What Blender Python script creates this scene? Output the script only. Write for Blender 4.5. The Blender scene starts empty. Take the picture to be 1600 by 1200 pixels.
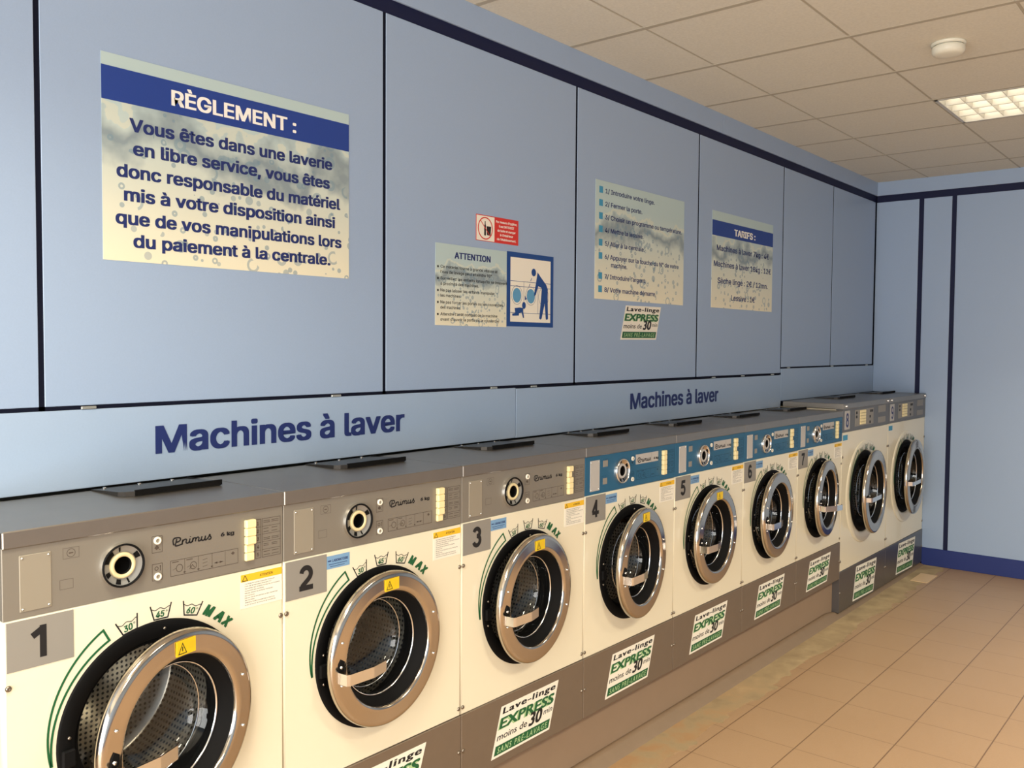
import bpy, math, random
from mathutils import Vector, Matrix, noise
S = bpy.context.scene
PI = math.pi
random.seed(4)

# ------------------------------------------------------------------ camera
cam_d = bpy.data.cameras.new('camera')
cam = bpy.data.objects.new('camera', cam_d)
S.collection.objects.link(cam)
_y, _p, _r = .8791, -.0427, .0068
F = Vector((math.sin(_y) * math.cos(_p), math.cos(_y) * math.cos(_p), math.sin(_p)))
Rt = Vector((math.cos(_y), -math.sin(_y), 0)); Up = Rt.cross(F)
R2 = Rt * math.cos(_r) + Up * math.sin(_r); U2 = -Rt * math.sin(_r) + Up * math.cos(_r)
M = Matrix((R2, U2, -F)).transposed().to_4x4()
M.translation = Vector((-.4482, -1.8934, 1.6148))
cam.matrix_world = M
cam_d.sensor_fit = 'HORIZONTAL'; cam_d.sensor_width = 36.0
cam_d.lens = 36.0 * 1406.09 / 1600.0
cam_d.clip_start = .02; cam_d.clip_end = 100
S.camera = cam

# ------------------------------------------------------------------ view, world
S.view_settings.view_transform = 'Standard'
S.view_settings.look = 'None'
S.view_settings.gamma = 1
S.view_settings.use_curve_mapping = False
S.view_settings.exposure = .0
W = bpy.data.worlds.new('world'); S.world = W; W.use_nodes = True
W.node_tree.nodes['Background'].inputs[0].default_value = (.62, .78, 1, 1)
W.node_tree.nodes['Background'].inputs[1].default_value = .9

# ------------------------------------------------------------------ room numbers (metres)
XE, YW, ZC = 6.657, .3838, 2.8748          # end wall, face of the left wall, ceiling
XS, YO = -3.2, -4.4                        # shop front, opposite wall
ZT0, ZT1 = 2.7215, 2.773                   # dark trim
Z_LOW, Z_LOW2 = 1.446, 1.482               # top of the sign bands
def area(name, loc, rot, sx, sy, power, col):
    l = bpy.data.lights.new(name, 'AREA'); l.shape = 'RECTANGLE'; l.size = sx; l.size_y = sy
    l.energy = power; l.color = col
    o = bpy.data.objects.new(name, l); o.location = loc; o.rotation_euler = rot
    S.collection.objects.link(o); return o
# daylight through the shop front behind the camera
area('daylight', (XS + .02, -2.0, 1.25), (0, -PI / 2, 0), 2.3, 4.4, 270, (1, .97, .91))
# ceiling fittings of the room that lie outside the frame
for (lx, ly, lw) in ((-.05, -.88, 30), (2.37, -2.68, 56), (-.05, -2.68, 34), (4.77, -2.68, 60)):
    area('ceiling_lamp_light', (lx, ly, 2.862), (0, 0, 0), .56, .56, lw, (1, .91, .73)).data.spread = math.radians(130)

# ------------------------------------------------------------------ materials
def lin(c):
    return tuple(((v / 255) / 12.92 if v / 255 <= .04045 else ((v / 255 + .055) / 1.055) ** 2.4) for v in c) + (1,)
MC = {}
def mat(name, rgb, rough=.5, metal=0.0, spec=.5, emis=None, estr=0, coat=0, noisy=0, nscale=60, bump=0):
    if name in MC: return MC[name]
    m = bpy.data.materials.new(name); m.use_nodes = True; MC[name] = m
    nt = m.node_tree; b = nt.nodes['Principled BSDF']
    col = lin(rgb) if max(rgb) > 1.01 else tuple(rgb) + (1,)
    b.inputs['Base Color'].default_value = col
    b.inputs['Roughness'].default_value = rough
    b.inputs['Metallic'].default_value = metal
    b.inputs['Specular IOR Level'].default_value = spec
    if coat: b.inputs['Coat Weight'].default_value = coat
    if emis:
        b.inputs['Emission Color'].default_value = tuple(emis) + (1,)
        b.inputs['Emission Strength'].default_value = estr
    if noisy or bump:
        tc = nt.nodes.new('ShaderNodeTexCoord'); n = nt.nodes.new('ShaderNodeTexNoise')
        n.inputs['Scale'].default_value = nscale; n.inputs['Detail'].default_value = 4
        nt.links.new(tc.outputs['Object'], n.inputs['Vector'])
        if noisy:
            mx = nt.nodes.new('ShaderNodeMix'); mx.data_type = 'RGBA'
            mx.inputs[6].default_value = tuple(c * (1 - noisy) for c in col[:3]) + (1,)
            mx.inputs[7].default_value = tuple(min(1, c * (1 + noisy)) for c in col[:3]) + (1,)
            nt.links.new(n.outputs['Fac'], mx.inputs[0]); nt.links.new(mx.outputs[2], b.inputs['Base Color'])
        if bump:
            bp = nt.nodes.new('ShaderNodeBump'); bp.inputs['Strength'].default_value = bump
            bp.inputs['Distance'].default_value = .002
            nt.links.new(n.outputs['Fac'], bp.inputs['Height']); nt.links.new(bp.outputs[0], b.inputs['Normal'])
    return m
M_wall = mat('pale_blue_laminate', (158, 178, 205), .38, noisy=.05, nscale=260)
M_band = mat('pale_blue_band', (164, 184, 208), .38, noisy=.04, nscale=260)
M_navy = mat('navy_trim', (13, 21, 58), .6, spec=.3)
M_navyb = mat('navy_skirting', (20, 42, 112), .5)
M_gap = mat('dark_gap', (9, 13, 32), .85, spec=.2)
M_white = mat('cream_enamel', (236, 226, 198), .28, coat=.3)
M_steel = mat('brushed_steel_lid', (156, 148, 138), .36, .9, noisy=.06, nscale=18)
M_kick = mat('kick_steel', (136, 122, 106), .38, .55, noisy=.05, nscale=25)
M_panel = mat('grey_fascia', (140, 133, 121), .45, .35)
M_blue = mat('blue_fascia', (28, 92, 126), .42)
M_dark = mat('charcoal_fascia', (104, 104, 104), .42, .2)
M_plate = mat('grey_plate', (142, 137, 128), .5)
M_plate2 = mat('light_grey_plate', (186, 182, 176), .5)
M_scale = mat('dial_scale_grey', (150, 148, 142), .4, .3)
M_access = mat('access_plate_grey', (154, 145, 128), .5, .2)
M_black = mat('black_rubber', (8, 7, 7), .75, spec=.2)
M_blk = mat('black_print', (20, 18, 20), .6)
M_ink = mat('brown_ink', (84, 72, 62), .6)
M_inkd = mat('dark_blue_ink', (14, 48, 74), .6)
M_chrome = mat('door_chrome', (200, 190, 176), .13, 1.0)
M_chrome2 = mat('bright_chrome', (236, 236, 234), .16, 1.0)
M_seal = mat('door_seal_grey', (70, 62, 54), .5)
M_hatch = mat('hatch_dark_steel', (66, 62, 58), .38, .7)
M_cream = mat('cream_plastic', (250, 232, 176), .4)
M_creamd = mat('cream_ring', (226, 208, 160), .45)
M_yel = mat('yellow_sticker', (232, 196, 20), .5)
M_amber = mat('amber_sticker', (240, 190, 40), .5)
M_paper = mat('sticker_white', (245, 238, 220), .5)
M_green = mat('green_print', (20, 92, 50), .55)
M_greenl = mat('light_green_print', (176, 206, 150), .55)
M_ntext = mat('navy_print', (28, 44, 104), .55)
M_nband = mat('navy_poster_band', (30, 62, 142), .5)
M_wtext = mat('white_print', (250, 246, 236), .55)
M_red = mat('red_print', (212, 52, 44), .5)
M_lblue = mat('sticker_blue', (120, 160, 196), .5)
M_mblue = mat('bullet_blue', (66, 150, 186), .5)
M_pict = mat('pictogram_blue', (20, 68, 136), .5)
M_sky = mat('pictogram_drum_blue', (96, 158, 196), .5)
M_screw = mat('screw_steel', (150, 140, 126), .3, 1.0)
M_alu = mat('aluminium', (200, 198, 186), .35, .8)
M_detect = mat('detector_plastic', (226, 222, 204), .5)
M_tile = mat('ceiling_tile', (216, 211, 196), .9, noisy=.12, nscale=90, bump=.25)
M_grid = mat('ceiling_grid_metal', (176, 168, 150), .7)
M_plinth = mat('plinth_paint', (148, 124, 100), .7, noisy=.05, nscale=12)
M_curb = mat('curb_paint', (136, 114, 90), .6, noisy=.08, nscale=20)
M_louv = mat('louvre_metal', (205, 200, 188), .35, .2)
M_tube = mat('lit_tube', (255, 250, 235), .5, emis=(1, .93, .78), estr=4)

def glass_mat():
    m = bpy.data.materials.new('door_glass'); m.use_nodes = True; nt = m.node_tree
    nt.nodes.clear()
    out = nt.nodes.new('ShaderNodeOutputMaterial'); mx = nt.nodes.new('ShaderNodeMixShader')
    tr = nt.nodes.new('ShaderNodeBsdfTransparent'); tr.inputs[0].default_value = (.95, .97, .97, 1)
    gl = nt.nodes.new('ShaderNodeBsdfGlossy'); gl.inputs['Roughness'].default_value = .03
    lw = nt.nodes.new('ShaderNodeLayerWeight'); lw.inputs[0].default_value = .5
    pw = nt.nodes.new('ShaderNodeMath'); pw.operation = 'POWER'; pw.inputs[1].default_value = 4.5
    ma = nt.nodes.new('ShaderNodeMath'); ma.operation = 'MULTIPLY_ADD'; ma.inputs[1].default_value = .9; ma.inputs[2].default_value = .05
    nt.links.new(lw.outputs['Facing'], pw.inputs[0]); nt.links.new(pw.outputs[0], ma.inputs[0])
    nt.links.new(ma.outputs[0], mx.inputs[0]); nt.links.new(tr.outputs[0], mx.inputs[1])
    nt.links.new(gl.outputs[0], mx.inputs[2]); nt.links.new(mx.outputs[0], out.inputs[0])
    return m
M_glass = glass_mat()

def nodes(m):
    nt = m.node_tree; b = nt.nodes['Principled BSDF']
    def N(t, **k):
        n = nt.nodes.new('ShaderNode' + t)
        for a, v in k.items(): setattr(n, a, v)
        return n
    def MT(op, a, b_=None, c=None, clamp=False):
        n = N('Math', operation=op); n.use_clamp = clamp
        for i, v in enumerate((a, b_, c)):
            if v is None: continue
            if isinstance(v, (int, float)): n.inputs[i].default_value = v
            else: nt.links.new(v, n.inputs[i])
        return n.outputs[0]
    def MIX(f, a, b_):
        n = N('Mix', data_type='RGBA')
        for i, v in ((0, f), (6, a), (7, b_)):
            if isinstance(v, (int, float, tuple)): n.inputs[i].default_value = v
            else: nt.links.new(v, n.inputs[i])
        return n.outputs[2]
    return nt, b, N, MT, MIX

def drum_mat():
    m = mat('perforated_drum_steel', (176, 168, 154), .25, 1.0)
    nt, b, N, MT, MIX = nodes(m)
    tc = N('TexCoord'); sp = N('SeparateXYZ'); nt.links.new(tc.outputs['Object'], sp.inputs[0])
    x, y, z = sp.outputs
    ang = MT('ARCTAN2', z, x)
    r = MT('SQRT', MT('ADD', MT('MULTIPLY', x, x), MT('MULTIPLY', z, z)))
    def dots(u, v):
        fu = MT('SUBTRACT', MT('FRACT', u), .5); fv = MT('SUBTRACT', MT('FRACT', v), .5)
        d = MT('SQRT', MT('ADD', MT('MULTIPLY', fu, fu), MT('MULTIPLY', fv, fv)))
        return MT('LESS_THAN', d, .27)
    d1 = dots(MT('MULTIPLY', ang, 17), MT('MULTIPLY', y, 75))
    d2 = dots(MT('MULTIPLY', x, 75), MT('MULTIPLY', z, 75))
    wallm = MT('GREATER_THAN', r, .222)
    d = MT('ADD', MT('MULTIPLY', d1, wallm), MT('MULTIPLY', d2, MT('SUBTRACT', 1.0, wallm)))
    nt.links.new(MIX(d, lin((178, 170, 156)), (.01, .01, .01, 1)), b.inputs['Base Color'])
    nt.links.new(MT('MULTIPLY', MT('SUBTRACT', 1.0, d), .7), b.inputs['Metallic'])
    return m
M_drum = drum_mat()

def floor_mat():
    m = mat('floor_tiles', (176, 140, 104), .42)
    nt, b, N, MT, MIX = nodes(m)
    tc = N('TexCoord'); sp = N('SeparateXYZ'); nt.links.new(tc.outputs['Object'], sp.inputs[0])
    x, y, z = sp.outputs
    def line(v, off, w):
        f = MT('FRACT', MT('DIVIDE', MT('SUBTRACT', v, off), .3))
        a = MT('ABSOLUTE', MT('SUBTRACT', f, .5))
        return MT('GREATER_THAN', a, .5 - w / .6)
    gr = MT('MAXIMUM', MT('MULTIPLY', line(x, 3.0265 - 30, .0035), .8), line(y, -.505 - 30, .005))
    n1 = N('TexNoise'); n1.inputs['Scale'].default_value = 2.2; n1.inputs['Detail'].default_value = 6
    n2 = N('TexNoise'); n2.inputs['Scale'].default_value = 180; n2.inputs['Detail'].default_value = 3
    n3 = N('TexNoise'); n3.inputs['Scale'].default_value = 9; n3.inputs['Detail'].default_value = 8
    for n in (n1, n2, n3): nt.links.new(tc.outputs['Object'], n.inputs['Vector'])
    base = MIX(MT('MULTIPLY', n1.outputs[0], .7), lin((172, 140, 106)), lin((186, 154, 120)))
    base = MIX(MT('MULTIPLY', n2.outputs[0], .35), base, lin((160, 128, 96)))
    col = MIX(gr, base, lin((124, 96, 70)))
    # irregular mortar strip along the machines, with rust stains nearer the entrance
    edge = MT('ADD', MT('MULTIPLY', MT('SUBTRACT', n3.outputs[0], .5), .16), -.165)
    edge = MT('ADD', edge, MT('MULTIPLY', MT('SUBTRACT', n1.outputs[0], .5), .14))
    mask = MT('GREATER_THAN', y, edge)
    mort = MIX(MT('MULTIPLY', MT('SUBTRACT', n3.outputs[0], .3), 1.6, clamp=True), lin((156, 134, 100)), lin((202, 178, 136)))
    rn = MT('MULTIPLY', MT('SUBTRACT', n3.outputs[0], .42), 6.0, clamp=True)
    rx = MT('MULTIPLY', MT('SUBTRACT', 3.9, x), .9, clamp=True)
    mort = MIX(MT('MULTIPLY', MT('MULTIPLY', rn, rx), .55), mort, lin((164, 112, 64)))
    col = MIX(mask, col, mort)
    nt.links.new(col, b.inputs['Base Color'])
    nt.links.new(MT('ADD', .38, MT('MULTIPLY', mask, .4)), b.inputs['Roughness'])
    bp = N('Bump'); bp.inputs['Strength'].default_value = .3; bp.inputs['Distance'].default_value = .003
    nt.links.new(MT('SUBTRACT', n2.outputs[0], MT('MULTIPLY', gr, 2.0)), bp.inputs['Height'])
    nt.links.new(bp.outputs[0], b.inputs['Normal'])
    return m
M_floor = floor_mat()

def poster_mat(name, hw, hh, seed):
    """bubbly water print: pale green-blue above, cream below, a grey wave and bubbles"""
    m = mat(name, (220, 220, 180), .4)
    nt, b, N, MT, MIX = nodes(m)
    tc = N('TexCoord'); mp = N('Mapping'); mp.inputs['Location'].default_value = (seed, 0, seed * .7)
    nt.links.new(tc.outputs['Object'], mp.inputs['Vector'])
    sp = N('SeparateXYZ'); nt.links.new(tc.outputs['Object'], sp.inputs[0])
    u = MT('DIVIDE', sp.outputs[0], hw); v = MT('DIVIDE', sp.outputs[2], hh)
    k = .27 / hh
    def noi(s, d=4):
        n = N('TexNoise'); n.inputs['Scale'].default_value = s * k; n.inputs['Detail'].default_value = d
        nt.links.new(mp.outputs[0], n.inputs['Vector']); return n.outputs[0]
    g = MT('MULTIPLY', MT('ADD', v, 1.0), .62, clamp=True)
    c = MIX(g, lin((240, 232, 202)), lin((186, 206, 204)))
    n1 = noi(5)
    mid = MT('ADD', MT('MULTIPLY', MT('SUBTRACT', n1, .5), 1.5), .2)
    dist = MT('ABSOLUTE', MT('SUBTRACT', v, mid))
    wave = MT('SUBTRACT', 1.0, MT('DIVIDE', dist, MT('ADD', .08, MT('MULTIPLY', n1, .3))), clamp=True)
    c = MIX(MT('MULTIPLY', wave, 1.1, clamp=True), c, lin((142, 156, 160)))
    crest = MT('LESS_THAN', MT('ABSOLUTE', MT('SUBTRACT', v, MT('ADD', mid, .25))), .035)
    c = MIX(MT('MULTIPLY', crest, .3), c, lin((240, 228, 190)))
    def bub(s, lo, hi, amt):
        nonlocal c
        vo = N('TexVoronoi'); vo.inputs['Scale'].default_value = s * k
        nt.links.new(mp.outputs[0], vo.inputs['Vector'])
        d = vo.outputs['Distance']
        ring = MT('MULTIPLY', MT('GREATER_THAN', d, lo), MT('LESS_THAN', d, hi))
        sc = N('SeparateColor'); nt.links.new(vo.outputs['Color'], sc.inputs[0])
        near = MT('SUBTRACT', 1.0, MT('MULTIPLY', MT('ABSOLUTE', MT('ADD', u, MT('MULTIPLY', v, .15))), .9), clamp=True)
        pick = MT('LESS_THAN', sc.outputs[0], MT('MULTIPLY', near, .75))
        low = MT('LESS_THAN', v, MT('ADD', mid, .1))
        c = MIX(MT('MULTIPLY', MT('MULTIPLY', MT('MULTIPLY', ring, pick), low), amt), c, lin((120, 148, 162)))
    bub(34, .14, .32, .62); bub(15, .22, .33, .55); bub(24, 0, .27, .5)
    nt.links.new(c, b.inputs['Base Color'])
    return m

# ------------------------------------------------------------------ mesh builder
class MB:
    def __init__(s): s.v = []; s.f = []; s.m = []; s.cur = 0; s.mats = []; s.sm = []
    def use(s, m):
        if m not in s.mats: s.mats.append(m)
        s.cur = s.mats.index(m); return s
    def add(s, vs, fs, smooth=False):
        o = len(s.v); s.v += [tuple(v) for v in vs]
        for f in fs: s.f.append([i + o for i in f]); s.m.append(s.cur); s.sm.append(smooth)
        return s
    def box(s, a, b, c=0.0):
        (x0, y0, z0), (x1, y1, z1) = a, b
        if not c:
            vs = [(x, y, z) for z in (z0, z1) for (x, y) in ((x0, y0), (x1, y0), (x1, y1), (x0, y1))]
            return s.add(vs, [(3, 2, 1, 0), (4, 5, 6, 7), (0, 1, 5, 4), (1, 2, 6, 5), (2, 3, 7, 6), (3, 0, 4, 7)])
        # chamfered box
        P = {}
        vs = []
        for sx in (0, 1):
            for sy in (0, 1):
                for sz in (0, 1):
                    X = (x0, x1)[sx]; Y = (y0, y1)[sy]; Z = (z0, z1)[sz]
                    dx = c if sx == 0 else -c; dy = c if sy == 0 else -c; dz = c if sz == 0 else -c
                    P[(sx, sy, sz, 'x')] = len(vs); vs.append((X, Y + dy, Z + dz))
                    P[(sx, sy, sz, 'y')] = len(vs); vs.append((X + dx, Y, Z + dz))
                    P[(sx, sy, sz, 'z')] = len(vs); vs.append((X + dx, Y + dy, Z))
        fs = []
        q = [(0, 0), (1, 0), (1, 1), (0, 1)]
        for k in (0, 1):
            f = [P[(k, a_, b_, 'x')] for a_, b_ in q]; fs.append(f if k else f[::-1])
            f = [P[(a_, k, b_, 'y')] for a_, b_ in q]; fs.append(f[::-1] if k else f)
            f = [P[(a_, b_, k, 'z')] for a_, b_ in q]; fs.append(f if k else f[::-1])
        for a_ in (0, 1):
            for b_ in (0, 1):
                fs.append([P[(a_, b_, 0, 'x')], P[(a_, b_, 1, 'x')], P[(a_, b_, 1, 'y')], P[(a_, b_, 0, 'y')]])
                fs.append([P[(a_, 0, b_, 'x')], P[(a_, 1, b_, 'x')], P[(a_, 1, b_, 'z')], P[(a_, 0, b_, 'z')]])
                fs.append([P[(0, a_, b_, 'y')], P[(1, a_, b_, 'y')], P[(1, a_, b_, 'z')], P[(0, a_, b_, 'z')]])
                for c_ in (0, 1):
                    fs.append([P[(a_, b_, c_, 'x')], P[(a_, b_, c_, 'y')], P[(a_, b_, c_, 'z')]])
        return s.add(vs, fs)
    def lathe(s, cx, cz, prof, n=64, smooth=True, close=False):
        """profile of (r, y) turned about the y axis through (cx, cz)"""
        vs = []; fs = []
        for (r, y) in prof:
            for k in range(n):
                t = 2 * PI * k / n
                vs.append((cx + r * math.cos(t), y, cz + r * math.sin(t)))
        m = len(prof)
        for i in range(m if close else m - 1):
            j = (i + 1) % m
            for k in range(n):
                l = (k + 1) % n
                fs.append((i * n + k, i * n + l, j * n + l, j * n + k))
        return s.add(vs, fs, smooth)
    def disc(s, cx, cz, r, y, n=32, rz=None):
        vs = [(cx + r * math.cos(2 * PI * k / n), y, cz + (rz or r) * math.sin(2 * PI * k / n)) for k in range(n)]
        return s.add(vs, [tuple(range(n))[::-1]])
    def poly(s, pts, y, th=0.0):
        """flat polygon in the x-z plane at depth y; with th it gets thickness behind"""
        n = len(pts)
        if not th: return s.add([(x, y, z) for x, z in pts], [tuple(range(n))])
        vs = [(x, y, z) for x, z in pts] + [(x, y + th, z) for x, z in pts]
        fs = [tuple(range(n)), tuple(range(n, 2 * n))[::-1]] + [(i, (i + 1) % n, n + (i + 1) % n, n + i) for i in range(n)]
        return s.add(vs, fs)
    def rect(s, x0, z0, x1, z1, y): return s.poly([(x0, z0), (x1, z0), (x1, z1), (x0, z1)], y)
    def line(s, pts, w, y, closed=False):
        """ribbon of width w along pts in the x-z plane"""
        n = len(pts); vs = []; fs = []
        P = [Vector(p) for p in pts]
        for i in range(n):
            a = P[(i - 1) % n] if (closed or i > 0) else P[i]
            b = P[(i + 1) % n] if (closed or i < n - 1) else P[i]
            d1 = (P[i] - a); d2 = (b - P[i])
            if d1.length < 1e-9: d1 = d2
            if d2.length < 1e-9: d2 = d1
            d1 = d1.normalized(); d2 = d2.normalized()
            t = (d1 + d2); t = t.normalized() if t.length > 1e-6 else d1
            nn = Vector((-t.y, t.x)); k = 1 / max(.45, nn.dot(Vector((-d1.y, d1.x))))
            vs += [(P[i].x + nn.x * w / 2 * k, y, P[i].y + nn.y * w / 2 * k), (P[i].x - nn.x * w / 2 * k, y, P[i].y - nn.y * w / 2 * k)]
        for i in range(n if closed else n - 1):
            j = (i + 1) % n
            fs.append((2 * i, 2 * i + 1, 2 * j + 1, 2 * j))
        return s.add(vs, fs)
    def frame(s, x0, z0, x1, z1, w, y): return s.line([(x0, z0), (x1, z0), (x1, z1), (x0, z1)], w, y, True)
    def mesh(s, name, org=(0, 0, 0)):
        me = bpy.data.meshes.new(name)
        me.from_pydata([(x - org[0], y - org[1], z - org[2]) for x, y, z in s.v], [], s.f)
        for m in s.mats: me.materials.append(m)
        me.polygons.foreach_set('material_index', s.m); me.polygons.foreach_set('use_smooth', s.sm)
        me.update(); return me
def flipfix(me):
    import bmesh
    b = bmesh.new(); b.from_mesh(me); bmesh.ops.recalc_face_normals(b, faces=b.faces); b.to_mesh(me); b.free()
    return me

# ------------------------------------------------------------------ lettering
_TC = {}
LAY = {}
def depth(vs, y):
    n = LAY.get(id(vs))
    return [y - (.000006 * (i // n) if n else 0) for i in range(len(vs))]
FONT = [None]
try:                                                       # the sans that ships with Blender
    import os
    FONT[0] = bpy.data.fonts.load(os.path.join(bpy.utils.system_resource('DATAFILES'), 'fonts', 'Inter.woff2'))
except Exception:
    FONT[0] = None
USE = [True]                                               # False: the round built-in face
def glyphs(txt, bold=.0, shear=0.0, res=3, spacing=1.0):
    k = (txt, bold, shear, res, spacing, USE[0])
    if k in _TC: return _TC[k]
    c = bpy.data.curves.new('t', 'FONT'); c.body = txt; c.size = 1; c.shear = shear
    c.resolution_u = res; c.space_character = spacing
    if USE[0] and FONT[0]: c.font = FONT[0]
    o = bpy.data.objects.new('t', c); S.collection.objects.link(o)
    dg = bpy.context.evaluated_depsgraph_get()
    me = bpy.data.meshes.new_from_object(o.evaluated_get(dg))
    vs = [(v.co.x, v.co.y) for v in me.vertices]; fs = [tuple(p.vertices) for p in me.polygons]
    bpy.data.objects.remove(o); bpy.data.curves.remove(c); bpy.data.meshes.remove(me)
    if bold:                                               # heavier strokes: the outline laid four times, slightly apart
        q = bold; n = len(vs); V = []; G = []
        for j, (dx, dy) in enumerate(((-q, -q * .5), (0, -q * .5), (q, -q * .5), (-q, q * .5), (0, q * .5), (q, q * .5))):
            V += [(x + dx, y + dy) for x, y in vs]; G += [tuple(i + n * j for i in f) for f in fs]
        vs, fs = V, G
        LAY[id(V)] = n
    _TC[k] = (vs, fs); return _TC[k]
def cap_h(bold):
    vs, _ = glyphs('H', bold); return max(v[1] for v in vs), min(v[1] for v in vs)
def text(mb, txt, x0, x1, z, h, y, bold=.02, shear=0.0, rot=0.0, res=3, spacing=1.0, fit=True, zs=None):
    """letters from x0 to x1 (x1 None: natural width), baseline z, capital height h"""
    vs, fs = glyphs(txt, bold, shear, res, spacing)
    hi, lo = cap_h(bold); k = h / (hi - lo)
    a = min(v[0] for v in vs); b = max(v[0] for v in vs)
    kx = k if x1 is None else (x1 - x0) / (b - a)
    P = [(x0 + (vx - a) * kx, z + vy * k) for vx, vy in vs]
    if rot:
        cx = x0; cs, sn = math.cos(rot), math.sin(rot)
        P = [(cx + (px - cx) * cs - (pz - z) * sn, z + (px - cx) * sn + (pz - z) * cs) for px, pz in P]
    mb.add([(px, yy, pz) for (px, pz), yy in zip(P, depth(vs, y))], fs)
def textc(mb, txt, xc, z, h, y, bold=.02, width=None, rot=0.0, shear=0.0, kx=1.0):
    vs, fs = glyphs(txt, bold, shear)
    hi, lo = cap_h(bold); k = h / (hi - lo)
    a = min(v[0] for v in vs); b = max(v[0] for v in vs)
    q = k * kx if width is None else width / (b - a)
    cs, sn = math.cos(rot), math.sin(rot)
    P = [((vx - (a + b) / 2) * q, vy * k) for vx, vy in vs]
    mb.add([(xc + px * cs - pz * sn, yy, z + px * sn + pz * cs) for (px, pz), yy in zip(P, depth(vs, y))], fs)

def digit(b, d, x0, x1, z, h, y, w):
    """heavy grotesque figure built of strokes"""
    def arc(cx, cz, rx, rz, a0, a1, n=14): return [(cx + rx * math.cos(math.radians(a0 + (a1 - a0) * k / n)), cz + rz * math.sin(math.radians(a0 + (a1 - a0) * k / n))) for k in range(n + 1)]
    k = w / 2; W_ = x1 - x0; L, R, B, T = k, W_ - k, k, h - k; cx = W_ / 2; rx = (R - L) / 2
    S_ = {'1': [[(R - k * .3, 0), (R - k * .3, h)], [(R - k * .3, h - k), (R - w * 1.2, h - w * 1.15), (0, h * .70)]],
          '2': [arc(cx, T - rx * 1.05, rx, rx * 1.05, 170, -35) + [(cx + rx * .45, h * .42), (L + w * .3, B + w * .5), (L, B)], [(0, B), (W_, B)]],
          '3': [arc(cx, T - h * .19, rx * .9, h * .19, 165, -90), arc(cx, B + h * .225, rx, h * .235, 90, -165)],
          '4': [[(R - w * .8, 0), (R - w * .8, h)], [(R - w * .8, h - k), (L - k * .6, h * .30)], [(0, h * .27), (W_, h * .27)]],
          '5': [[(W_ * .93, T), (L + w * .55, T), (L + k * .55, h * .47)], arc(cx, B + h * .24, rx, h * .25, 128, -160)],
          '6': [arc(cx, B + h * .235, rx, h * .235, 0, 360), arc(cx, h * .52, rx, h * .42, 40, 190)],
          '7': [[(0, T), (W_, T)], [(W_ - k * .8, T), (W_ * .62, h * .6), (W_ * .42, h * .3), (W_ * .36, 0)]],
          '8': [arc(cx, T - h * .19, rx * .88, h * .19, 0, 360), arc(cx, B + h * .225, rx, h * .235, 0, 360)],
          '9': [arc(cx, T - h * .235, rx, h * .235, 0, 360), arc(cx, h * .48, rx, h * .42, 10, -140)]}[d]
    for i, p in enumerate(S_): b.line([(x0 + a, z + c) for a, c in p], w, y - .00006 * i)

# ------------------------------------------------------------------ objects
def link(name, data, parent=None, loc=(0, 0, 0)):
    o = bpy.data.objects.new(name, data); S.collection.objects.link(o)
    o.location = loc
    if parent: o.parent = parent
    return o
def tag(o, label, cat, group=None):
    o['label'] = label; o['category'] = cat
    if group: o['group'] = group
    return o
def struct(o): o['kind'] = 'structure'; return o
_mesh = {}
def part(name, key, mb_fn, parent, loc=(0, 0, 0), org=(0, 0, 0), fix=True, label=None):
    """mesh built once per key, shared by the copies"""
    if key is None or key not in _mesh:
        mb = mb_fn(); me = mb.mesh(name, org)
        if fix: flipfix(me)
        if key is not None: _mesh[key] = me
    else: me = _mesh[key]
    o = link(name, me, parent, loc)
    if label: o['label'] = label
    return o

# ================================================================== THE ROOM
b = MB().use(M_floor); b.box((XS, YO, -.06), (XE + .1, 1.2, 0)); struct(link('floor', b.mesh('floor')))
# ceiling: tiles hung in a grid
GX, GY = 2.6744, .0228
b = MB().use(M_grid); b.box((XS, YO, ZC + .1), (XE, YW + .02, ZC + .13))
b.use(M_tile)
k0 = int((XS - GX) / .6) - 1
for i in range(k0, 8):
    for j in range(-8, 2):
        x0 = max(XS, GX + .6 * i + .011); x1 = min(XE, GX + .6 * (i + 1) - .011)
        y0 = max(YO, GY + .6 * j + .006 - .0); y1 = min(YW + .015, GY + .6 * (j + 1) - .006)
        if x1 <= x0 or y1 <= y0: continue
        if 4.4 < x0 < 4.6 and -.7 < y1 < -.5: continue      # the light fitting sits here
        b.box((x0, y0, ZC), (x1, y1, ZC + .012))
b.use(M_grid)
for i in range(k0, 8):
    X = GX + .6 * i
    if XS < X < XE: b.box((X - .012, YO, ZC - .001), (X + .012, YW, ZC + .013))
for j in range(-8, 2):
    Y = GY + .6 * j
    if YO < Y < YW: b.box((XS, Y - .0075, ZC + .002), (XE, Y + .0075, ZC + .013))
struct(link('ceiling', b.mesh('ceiling')))

# left wall: dark backing, laminate panels, sign bands, fascia
b = MB().use(M_gap); b.box((XS, YW + .012, 1.262), (XE + .02, YW + .05, ZC + .05))
b.box((XS, 1.1, 0), (XE + .02, 1.2, 1.3)); b.box((XS, YW + .05, 1.262), (XE + .02, 1.2, 1.3))
wl = struct(link('wall_left', b.mesh('wall_left')))
gx = [-.61, .507, 1.623, 2.725, 3.822, 4.912, 5.751, 6.63]
gw = [.0068] * 8
for i in range(len(gx) - 1):
    zl = 1.4568 if i < 5 else 1.4922
    b = MB().use(M_wall)
    b.box((gx[i] + gw[i], YW, zl), (gx[i + 1] - gw[i + 1], YW + .0119, ZT0), .0012)
    link('wall_panel', flipfix(b.mesh('wall_panel')), wl)
b = MB().use(M_wall); b.box((XS, YW, 1.4545), (gx[0] - .006, YW + .0119, ZT0)); link('wall_panel', b.mesh('wall_panel'), wl)
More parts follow.
